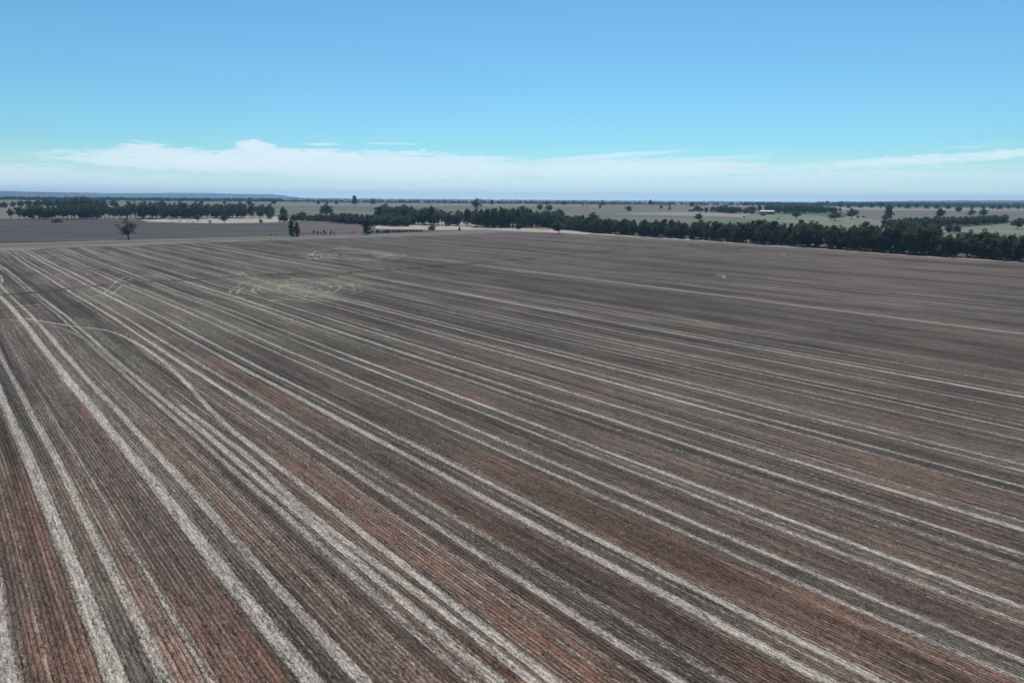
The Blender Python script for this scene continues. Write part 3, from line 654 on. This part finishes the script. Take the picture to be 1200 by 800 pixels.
single('gum', 231.5, 259.6, 250.0, 9.0, 'small dark tree forward of the left tree line beside a pale mound')
single('bushy', 383.5, 252.2, 238.6, 17.5, 'big round dense tree standing alone above the scrub beyond the red paddock')
# trees on and before the distant rise
FAR = [('cone', 415.5, 239.2, 229.0, 9.5, 'dark pointed tree, most prominent on the skyline left of centre'), ('bushy', 437.5, 239.4, 232.6, 6.6, 'squat dark tree on the skyline right of the pointed tree'),
       ('cone', 373, 239.4, 234.0, 5, 'small pointed dark tree on the rise above the big round tree'), ('cone', 383, 239.4, 234.6, 4, 'small narrow tree on the rise just right of a pointed one'), ('bushy', 394.5, 239.4, 235.2, 5, 'low dark tree on the rise left of the skyline pointed tree'),
       ('tallgum', 558.8, 247.5, 231.8, 10.5, 'tall two-tiered tree rising above the centre shelterbelt'), ('gum', 576.5, 240.6, 233.8, 6.4, 'small round tree on the rise right of the two-tiered tree'),
       ('bushy', 641, 240.0, 235.2, 6.4, 'left of two squat dark trees on the central skyline'), ('bushy', 661, 240.2, 235.0, 6.4, 'right of two squat dark trees on the central skyline'),
       ('gum', 612.5, 249.6, 240.6, 9.4, 'round tree above the belt, leftmost of three'), ('gum', 632.5, 247.6, 239.0, 9.2, 'round tree above the belt, middle of three'), ('gum', 643.5, 248.0, 239.8, 9.6, 'round tree above the belt, rightmost of three'),
       ('bushy', 656, 256, 244.0, 15, 'large dark round crown just behind the belt, above the lone round tree'), ('tallgum', 695, 262.5, 248.0, 12, 'scraggly tall tree with uneven limbs sticking up out of the belt'),
       ('tallgum', 703, 245.6, 239.4, 3.6, 'slim small tree on the open pasture beyond the belt'), ('bushy', 706.5, 240.8, 236.6, 7, 'low wide dark tree at the back of the open pasture'),
       ('gum', 683, 242.2, 238.6, 3, 'tiny twin tree, left one, in the open pasture'), ('shrub', 688, 242.2, 240.4, 3, 'tiny low bush beside the tiny tree in the open pasture'),
       ('gum', 737, 249.2, 240.6, 9, 'lone tree with side limb in the middle of the open pasture'), ('gum', 762, 241.6, 233.6, 5.6, 'tall lone tree breaking the skyline right of centre'),
       ('gum', 774.5, 245.6, 240.2, 4.6, 'small pale tree on the brown pasture'), ('gum', 784.5, 242.6, 238.8, 3.6, 'small tree high on the brown pasture, back one of a pair'), ('gum', 785, 246.6, 241.8, 5, 'small tree on the brown pasture, front one of a pair'),
       ('bushy', 811, 242.2, 236.0, 6.4, 'round dark tree above the low dark shed'), ('bushy', 816.8, 247.9, 240.0, 8.2, 'round dark tree touching the right end of the low dark shed'),
       ('gum', 818.6, 259.5, 249.6, 11.6, 'pale-limbed round tree poking over the belt below the dry grass strip'), ('gum', 933, 256.0, 247.8, 13.5, 'dense bush-like tree on the grass right of the white-roofed shed'),
       ('shrub', 871.8, 255.2, 252.4, 3.0, 'single small round bush on the dry grass below the silo'), ('shrub', 911.5, 257.4, 255.0, 3.4, 'low bush on the green grass below the white-roofed shed'), ('shrub', 914, 254, 252.4, 3.4, 'low bush on the grass just right of the white-roofed shed'),
       ('gum', 979.5, 258.6, 247.4, 19, 'wide spreading tree with bare trunk on the pale grass flat'), ('gum', 998, 256.6, 243.6, 14.5, 'dense tree on the pale grass flat right of the spreading tree'),
       ('shrub', 1005.5, 255.6, 251.2, 4, 'small purple-brown bush left of a pair beside the dense flat tree'), ('shrub', 1011.5, 255.2, 252.0, 5, 'small purple-brown bush right of a pair beside the dense flat tree'),
       ('bushy', 1040.5, 257.2, 238.0, 10.5, 'tall dark two-part tree standing in the brown paddock edge'), ('bushy', 1037, 257.8, 250.6, 8, 'low dark tree at the foot of the tall two-part tree'),
       ('tallgum', 1100.5, 259, 243.2, 11.5, 'tall round-topped tree rising from the right-hand scrub'), ('gum', 1138, 254, 244.8, 8.6, 'left of two round trees on the pale strip at far right'), ('gum', 1151.5, 254, 243.8, 10.4, 'right and larger of two round trees on the pale strip at far right'),
       ('gum', 1192, 268.4, 254.6, 17, 'broad dark tree standing on the light green paddock at the right edge'), ('bushy', 1122.5, 248.2, 240.8, 8, 'dark round tree on the pale strip left of the two round trees')]
for f in FAR: single(*f)

# ---- tree belts: several rows behind a foot line, each tree reaching towards the belt's top line
def belt(foot, topl, step, rows, kinds, zones, phrase, group, hmin=5.0, aspect=.62, gap=0.0):
    rw = random
    fx = [q[0] for q in foot]; fy = [q[1] for q in foot]; tx = [q[0] for q in topl]; ty = [q[1] for q in topl]
    path = [at(x_, float(np.interp(x_, fx, fy))) for x_ in np.arange(fx[0], fx[-1] + .1, 2.0)]
    pxs = np.arange(fx[0], fx[-1] + .1, 2.0)
    seg = np.cumsum([0] + [(b_ - a).length for a, b_ in zip(path[:-1], path[1:])])
    for ri, (off, st, sh) in enumerate(rows):
        s = rw.uniform(0, st)
        while s < seg[-1]:
            x_ = np.interp(s, seg, [q.x for q in path]) + rw.uniform(-1, 1); y_ = np.interp(s, seg, [q.y for q in path]) + off + rw.uniform(-2.5, 2.5)
            # apparent position of this tree
            d = x_ / y_; px = 600 + d * 817
            tp = float(np.interp(px, tx, ty)); H = top_h(px, tp, y_) * rw.uniform(*sh)
            H = min(max(H, hmin), 24); kd = rw.choices([k for k, _ in kinds], [w for _, w in kinds])[0]
            if rw.random() >= gap:
                z = [t for a, t in zones if px >= a][-1]
                size = 'tall' if H > 14.5 else ('middling' if H > 11 else 'low')
                rown = ('front' if ri == 0 else 'inner' if ri < len(rows) - 1 else 'back') if len(rows) > 1 else ''
                spec = {'gum': 'round-topped', 'tallgum': 'slender-topped', 'pine': 'dark columnar', 'bushy': 'leafy-footed', 'shrub': 'low'}[kd]
                lab = f"{size} {spec} tree, {rown + ' row of ' if rown else 'in '}{phrase}, {z}"
                n = {'gum': 4, 'tallgum': 3, 'pine': 3, 'bushy': 3, 'shrub': 3}[kd]
                wd = H * aspect * rw.uniform(.85, 1.2) * {'gum': 1.15, 'tallgum': .9, 'pine': .72, 'bushy': 1.1, 'shrub': 1.3}[kd]
                plant(kd + str(rw.randrange(n)), x_, y_, H, wd, lab, group + ' ' + z)
            s += st * rw.uniform(.75, 1.25)
ZR = [(0, 'behind the small round tree'), (540, 'below the two-tiered tree'), (600, 'beside the red soil patch'), (648, 'behind the lone round tree'), (690, 'below the scraggly tree'), (740, 'facing the open pasture'),
      (800, 'below the low dark shed'), (850, 'below the silo'), (890, 'below the white-roofed shed'), (935, 'where the red verge begins'), (985, 'below the spreading tree'), (1035, 'below the tall two-part tree'), (1085, 'at the deepest part'), (1125, 'below the light green paddock'), (1170, 'at the right edge')]
belt([(556, 266.5), (600, 267), (640, 266.5), (700, 273.2), (760, 277.4), (840, 282.4), (900, 286.8), (960, 290.4), (1020, 295), (1080, 299.2), (1140, 302.4), (1200, 306.6), (1260, 311)],
     [(550, 243), (560, 243), (600, 243.5), (650, 248), (668, 253), (700, 253), (720, 256), (760, 257), (840, 258), (900, 257.5), (960, 260), (1000, 261), (1040, 259), (1080, 260), (1106, 263), (1112, 272), (1150, 268), (1170, 270), (1200, 274), (1300, 280)],
     6, [(2, 5.2, (.60, 1.0)), (11, 6.2, (.76, 1.06)), (24, 7.8, (.84, 1.1))], [('pine', .28), ('gum', .25), ('tallgum', .15), ('bushy', .32)], ZR, 'long shelterbelt', 'shelterbelt trees')
belt([(478, 262.5), (520, 264.4), (560, 265)], [(478, 246), (490, 242), (500, 239.6), (512, 242), (520, 248), (530, 244), (550, 243), (560, 243.5)], 7, [(2, 11, (.8, 1.0)), (16, 12, (.85, 1.02))],
     [('gum', .4), ('bushy', .4), ('tallgum', .2)], [(0, 'left of the two-tiered tree')], 'grove beyond the hedge', 'centre grove trees', aspect=.8)
belt([(340, 259.0), (372, 259.4), (400, 261.4), (430, 263.6), (470, 265.2), (480, 265)], [(330, 250), (350, 247.5), (365, 250), (395, 249), (405, 246.5), (420, 250.5), (440, 249), (460, 247), (480, 249)], 6, [(1, 7, (.45, .85)), (15, 9, (.6, 1.0)), (36, 12, (.65, 1.08))],
     [('bushy', .6), ('pine', .25), ('gum', .15)], [(0, 'above the red paddock'), (405, 'behind the dark bushy tree'), (445, 'behind the low hedge')], 'low scrub line', 'low scrub line trees', 4.0, .95)
belt([(440, 259), (484, 258)], [(436, 250), (443, 241), (452, 238), (462, 243), (470, 238), (480, 240), (486, 243)], 6, [(0, 9, (.85, 1.03)), (18, 12, (.85, 1.03))],
     [('gum', .5), ('tallgum', .2), ('bushy', .3)], [(0, 'above the low hedge')], 'taller stand beyond the scrub', 'taller stand trees', aspect=.75)
ZL = [(-400, 'beyond the picture edge'), (20, 'right of the slender lone tree'), (55, 'behind the wide dark bush'), (95, 'left of the half-bare tree'), (135, 'behind the half-bare tree'), (180, 'behind the pale mounds'), (225, 'above the small leaning tree'), (275, 'right end')]
belt([(22, 256.6), (60, 256.6), (110, 256.8)], [(20, 241), (35, 240.5), (60, 240), (85, 238.5), (110, 237)], 7, [(0, 7.5, (.8, 1.03)), (18, 12, (.85, 1.05))], [('gum', .55), ('tallgum', .1), ('bushy', .35)], ZL, 'open left tree line', 'open left tree line', aspect=.72)
belt([(112, 256.4), (160, 256.8), (200, 256.6), (240, 256), (322, 255.6)], [(112, 235), (140, 235.5), (200, 236), (240, 236.5), (262, 238.5), (280, 236.5), (320, 238.5), (330, 242)], 7, [(0, 9.0, (.62, 1.0)), (16, 11, (.78, 1.06)), (36, 14, (.88, 1.1))],
     [('gum', .45), ('tallgum', .2), ('bushy', .35)], ZL, 'dense left tree line', 'dense left tree line', aspect=.68, gap=.12)
belt([(-10, 243.5), (60, 244.4), (120, 245.0)], [(-10, 236.5), (20, 234.5), (50, 232), (70, 231.6), (84, 229.2), (98, 229.4), (106, 232), (130, 232)], 8, [(0, 15, (.85, 1.02)), (60, 18, (.85, 1.02))],
     [('gum', .6), ('bushy', .4)], [(-400, 'left half'), (78, 'by its highest crown')], 'second line beyond the pale flat', 'second left tree line', aspect=.8)
belt([(130, 239.9), (326, 240.1)], [(130, 233), (180, 234), (184, 231.5), (188, 234), (250, 234), (286, 232.8), (300, 234), (326, 234)], 10, [(0, 44, (.7, 1.05))],
     [('bushy', .5), ('gum', .5)], [(0, 'left of the half-bare tree'), (150, 'middle'), (270, 'right end')], 'dark skyline row', 'left skyline trees', aspect=.9)
ZS = [(0, 'left of the silo'), (856, 'left of the shed'), (900, 'behind the white-roofed shed'), (940, 'right of the white-roofed shed'), (985, 'over the dense flat tree'), (1030, 'over the pale strip')]
belt([(826, 249.0), (848, 249.4), (862, 250.4), (886, 250.6)], [(826, 243), (850, 240.5), (870, 243), (884, 240), (890, 244)], 10, [(0, 9, (.75, 1.05)), (30, 12, (.8, 1.1)), (70, 14, (.85, 1.1))], [('bushy', .6), ('gum', .4)], ZS, 'farmyard trees', 'farmyard trees', 4, .8)
belt([(905, 249.6), (930, 250.4), (985, 249.0)], [(895, 239.5), (930, 238.6), (960, 239.6), (985, 243)], 10, [(0, 11, (.75, 1.0)), (40, 13, (.8, 1.02)), (90, 16, (.85, 1.03))], [('bushy', .5), ('gum', .5)], ZS, 'dark wood', 'dark wood trees', 6, .8)
belt([(1060, 262), (1110, 266), (1130, 264.6), (1180, 261)], [(1060, 254.5), (1090, 252.5), (1120, 253), (1150, 252), (1200, 248.5)], 8, [(0, 10, (.8, 1.0)), (26, 13, (.8, 1.0))], [('bushy', .55), ('gum', .45)],
     [(0, 'left half'), (1112, 'behind the light green paddock')], 'right-hand scrub', 'right-hand scrub trees', 4, .85)
belt([(1034, 266), (1070, 270), (1108, 272)], [(1030, 256), (1050, 255), (1070, 258.5), (1108, 261)], 8, [(0, 10, (.85, 1.0)), (-30, 10, (.85, 1.0))], [('gum', .5), ('bushy', .5)], [(0, 'below the tall two-part tree')], 'wood behind shelterbelt', 'wood behind the shelterbelt', 5, .8)
belt([(984, 244.0), (1100, 245.0), (1230, 246.2)], [(980, 237.4), (1018, 236), (1100, 237.6), (1230, 239)], 14, [(0, 22, (.7, 1.05))], [('bushy', .5), ('gum', .5)], ZS, 'pale strip trees', 'pale strip trees', 4, .95)

# ---- far woodland on the plain that nobody could count: one object per tract
def woodland(name, pts, seed, label):
    r = np.random.default_rng(seed); Vs = []; Fs = []; o = 0
    base = []
    for (x_, y_, h) in pts:
        k = 26; d = r.normal(size=(k, 3)); d /= np.linalg.norm(d, axis=1)[:, None]; w = h * r.uniform(.35, .6)
        C = np.array([x_, y_, T(y_) + h * .58]) + d * np.array([w, w, h * .42]) * r.uniform(.3, 1, size=(k, 1))
        a = r.normal(size=(k, 3)); a /= np.linalg.norm(a, axis=1)[:, None]; t = r.normal(size=(k, 3)); c2 = np.cross(a, t); c2 /= np.linalg.norm(c2, axis=1)[:, None]
        s1 = h * .24 * r.uniform(.6, 1.2, size=(k, 1))
        Vs.append(np.stack([C - a * s1, C - c2 * s1 * .7, C + a * s1, C + c2 * s1 * .7], 1).reshape(-1, 3))
    V = np.concatenate(Vs); Fc = np.arange(len(V)).reshape(-1, 4)
    me_ = mesh_np(name, V, Fc); return tag(link(name, me_, M_pine), label, 'woodland', kind='stuff')
r = np.random.default_rng(5); pts = []
while len(pts) < 5200:
    y_ = 2600 + 8800 * r.uniform(0, 1) ** 1.25; x_ = y_ * r.uniform(-1.05, 1.05)
    if vnoise(np.array(x_ / 900.), np.array(y_ / 260.), 31) < .42: continue
    pts.append((x_, y_, r.uniform(8, 16)))
woodland('distant_woodland', pts, 6, 'dark wooded plain fading to blue along the horizon')
pts = []
for px_, y0, n_ in ((range(1040, 1300, 1), 4300, 5), (range(960, 1300, 1), 2900, 9), (range(990, 1300, 1), 3500, 8), (range(870, 990, 1), 2350, 2)):
    for q in px_:
        for _ in range(n_):
            y_ = y0 + r.uniform(-250, 350); pts.append((px_dir(q + r.uniform(-1, 1), 236)[0] / px_dir(q, 236)[1] * y_, y_, r.uniform(11, 21) * (.6 if y0 < 2400 else 1)))
woodland('far_right_woodland', pts, 8, 'dark band of woodland under the right half of the horizon')
pts = []
for q in np.arange(300, 830, 1.5):
    if vnoise(np.array(q / 14.), np.array(0.5), 33) < .38: continue
    y_ = 1960 + r.uniform(-30, 160); d = px_dir(q, 239); pts.append((d[0] / d[1] * y_, y_, r.uniform(3.5, 8)))
for q in np.arange(-40, 330, .8):
    y_ = 2050 + r.uniform(-60, 260); d = px_dir(q, 239); pts.append((d[0] / d[1] * y_, y_, r.uniform(6, 12)))
woodland('crest_scrub', pts, 9, 'thin broken scrub line along the top of the far rise')

# ------------------------------------------------------------------ farm buildings
def plain(name, c_, rough=.6, metal=0.0, var=.25):
    m, b, p = mat(name); t_ = b.new('ShaderNodeTexCoord').outputs['Object']
    b.put(p.inputs['Base Color'], b.mix(b.ramp(b.noise(t_, .6, 4, .6), .3, .7, 0, var), c_, tuple(x * .55 for x in c_))); p.inputs['Roughness'].default_value = rough; p.inputs['Metallic'].default_value = metal; return m
M_roof = plain('white_roof_sheet', (.80, .80, .78), .45); M_wall = plain('tin_wall', (.34, .32, .29)); M_post = plain('steel_post', (.22, .21, .20)); M_silo = plain('galvanised_white', (.78, .79, .78), .4)
M_dark_tin = plain('dark_tin', (.06, .055, .052)); M_mound = soil('mound_earth', (.40, .36, .30), (.52, .48, .41), None, .2, 1.2)  # dark tin for the shelter and the low shed, pale earth for mounds
def boxes(name, bl, m, parent):
    V = []; Fc = []
    for (x0, x1, y0, y1, z0, z1) in bl:
        o = len(V); V += [(x0, y0, z0), (x1, y0, z0), (x1, y1, z0), (x0, y1, z0), (x0, y0, z1), (x1, y0, z1), (x1, y1, z1), (x0, y1, z1)]
        Fc += [tuple(o + i for i in q) for q in ((0, 3, 2, 1), (4, 5, 6, 7), (0, 1, 5, 4), (1, 2, 6, 5), (2, 3, 7, 6), (3, 0, 4, 7))]
    return link(name, mesh_np(name, V, Fc), m, parent)
def gable(name, L, D, ez, rz, m, parent, over=.5, corr=40):
    """corrugated gable roof sheet with thickness"""
    V = []; Fc = []; xs_ = np.linspace(-L / 2 - over, L / 2 + over, corr * 2 + 1); prof = [(-D / 2 - over, ez - .15), (0, rz), (D / 2 + over, ez - .15)]
    for dz in (0, -.12):
        for k, x_ in enumerate(xs_):
            for (y_, z_) in prof: V.append((x_, y_, z_ + dz + (.05 if k % 2 else 0)))
    n = len(xs_) * 3
    for k in range(len(xs_) - 1):
        for j in range(2):
            a = k * 3 + j; Fc.append((a, a + 3, a + 4, a + 1)); Fc.append((n + a, n + a + 1, n + a + 4, n + a + 3))
    for k in range(len(xs_) - 1):
        for j in (0, 2): a = k * 3 + j; Fc.append((a, n + a, n + a + 3, a + 3))
    for k in (0, len(xs_) - 1):
        for j in range(2): a = k * 3 + j; Fc.append((a, a + 1, n + a + 1, n + a))
    return link(name, mesh_np(name, V, Fc), m, parent)
q = at(898, 250.9); ppm = 817 / q.y; L = 16.5 / ppm
sh = empty('farm_shed', q, math.radians(4)); tag(sh, 'long open-fronted farm shed with white roof among dark trees on the rise', 'shed')
gable('roof', L, 13, 4.6, 6.4, M_roof, sh); boxes('back_wall', [(-L / 2, L / 2, 6.2, 6.35, 0, 4.4)], M_wall, sh)
boxes('side_wall', [(-L / 2 - .05, -L / 2 + .1, -6, 6.15, 0, 4.35)], M_wall, sh); boxes('side_wall', [(L / 2 - .1, L / 2 + .05, -6, 6.15, 0, 4.35)], M_wall, sh)
for k in range(6): x_ = -L / 2 + .3 + k * (L - .6) / 5; boxes('post', [(x_ - .15, x_ + .15, -6.2, -5.9, 0, 4.4)], M_post, sh)
q2 = at(894.3, 252.6); hs = empty('machine_shelter', q2, 0); tag(hs, 'small low dark shelter in front of the white-roofed shed', 'shelter')
gable('roof', 8, 4, 2.4, 3.0, M_dark_tin, hs, .3, 12); boxes('wall', [(-3.9, 3.9, 1.7, 1.85, 0, 2.3), (-3.95, -3.8, -1.8, 1.65, 0, 2.25), (3.8, 3.95, -1.8, 1.65, 0, 2.25)], M_dark_tin, hs)
q3 = at(810.2, 247.6); ls = empty('low_shed', q3, 0); tag(ls, 'low dark shed on the brown pasture beside a round dark tree', 'shed')
gable('roof', 11, 6, 2.8, 3.7, M_dark_tin, ls, .3, 16); boxes('wall', [(-5.4, 5.4, -2.9, 2.9, 0, 2.6)], M_dark_tin, ls)
q4 = at(850.8, 249.6); sl = empty('grain_silo', q4, 0); tag(sl, 'short white grain silo left of the farmyard trees', 'silo')
def lathe(name, prof, n, m, parent):
    V = []; Fc = []
    for (r_, z_) in prof:
        for k in range(n): t_ = 2 * math.pi * k / n; V.append((r_ * math.cos(t_), r_ * math.sin(t_), z_))
    for i in range(len(prof) - 1):
        for k in range(n): Fc.append((i * n + k, i * n + (k + 1) % n, (i + 1) * n + (k + 1) % n, (i + 1) * n + k))
    return link(name, mesh_np(name, V, Fc), m, parent)
pr = []
for k in range(9): pr += [(2.5, .4 + k * .5), (2.58, .6 + k * .5), (2.5, .85 + k * .5)]
lathe('body', [(2.5, 0)] + pr, 24, M_silo, sl); lathe('roof', [(2.62, 4.9), (1.4, 5.8), (.4, 6.4), (.4, 6.7), (.01, 6.75)], 24, M_silo, sl)
# pale earth mounds and a small white tank before the left tree line
for k, (px_, py_, w_, h_, l_) in enumerate(((212, 259.6, 9, 1.9, 'largest pale earth mound before the left tree line'), (203, 260.2, 6, 1.2, 'low pale earth mound left of the largest one'), (221, 259.8, 6, 1.3, 'pale earth mound between the largest one and the white tank'), (170, 258.4, 8, 1.4, 'pale earth mound behind the half-bare tree'))):
    q = at(px_, py_); w = w_ / (817 / q.y) / 2; V = []; Fc = []; n = 16; rr = np.random.default_rng(90 + k)
    prof = [(1.15, -.05), (.95, .12), (.75, .42), (.5, .74), (.25, .94)]
    for (a, z_) in prof:
        for j in range(n): t_ = 6.2832 * j / n; s_ = a * w * (1 + .12 * rr.normal()); V.append((s_ * math.cos(t_), s_ * .7 * math.sin(t_), z_ * h_ * (1 + .08 * rr.normal())))
    V.append((0, 0, h_))
    bm = bmesh.new(); bv = [bm.verts.new(x_) for x_ in V]
    for i in range(len(prof) - 1):
        for j in range(n): bm.faces.new((bv[i * n + j], bv[i * n + (j + 1) % n], bv[(i + 1) * n + (j + 1) % n], bv[(i + 1) * n + j]))
    for j in range(n): bm.faces.new((bv[(len(prof) - 1) * n + j], bv[(len(prof) - 1) * n + (j + 1) % n], bv[-1]))
    m_ = bpy.data.meshes.new('earth_mound'); bm.to_mesh(m_); bm.free(); m_.polygons.foreach_set('use_smooth', [True] * len(m_.polygons))
    o = link('earth_mound', m_, M_mound); o.location = q; tag(o, l_, 'mound', 'pale earth mounds')
q = at(226.6, 260.2); tk = empty('water_tank', q, 0); tag(tk, 'small squat white tank at the edge of the ploughed paddock beside the pale mounds', 'tank')
lathe('body', [(1.6, 0), (1.65, .1), (1.6, .5), (1.65, .6), (1.6, 1.0), (1.65, 1.1), (1.6, 1.5)], 20, M_silo, tk); lathe('lid', [(1.68, 1.5), (1.1, 1.85), (.3, 2.05), (.01, 2.08)], 20, M_silo, tk)

# ------------------------------------------------------------------ air
hz = bpy.data.meshes.new('haze'); bm = bmesh.new()
bmesh.ops.create_cube(bm, size=1.0)
for v_ in bm.verts: v_.co = Vector((v_.co.x * 27200, v_.co.y * 14800 + 5760, 63.2 + v_.co.z * 129.6))
bm.to_mesh(hz); bm.free()
m = bpy.data.materials.new('haze_air'); m.use_nodes = True; m.node_tree.nodes.clear(); b = NB(m.node_tree)
pv = b.new('ShaderNodeVolumePrincipled'); o = b.new('ShaderNodeOutputMaterial'); m.node_tree.links.new(pv.outputs[0], o.inputs[1])
pv.inputs['Color'].default_value = (.40, .68, 1.0, 1); pv.inputs['Density'].default_value = 7.5e-5; pv.inputs['Anisotropy'].default_value = 0.35
tag(link('haze', hz, m), kind='stuff')
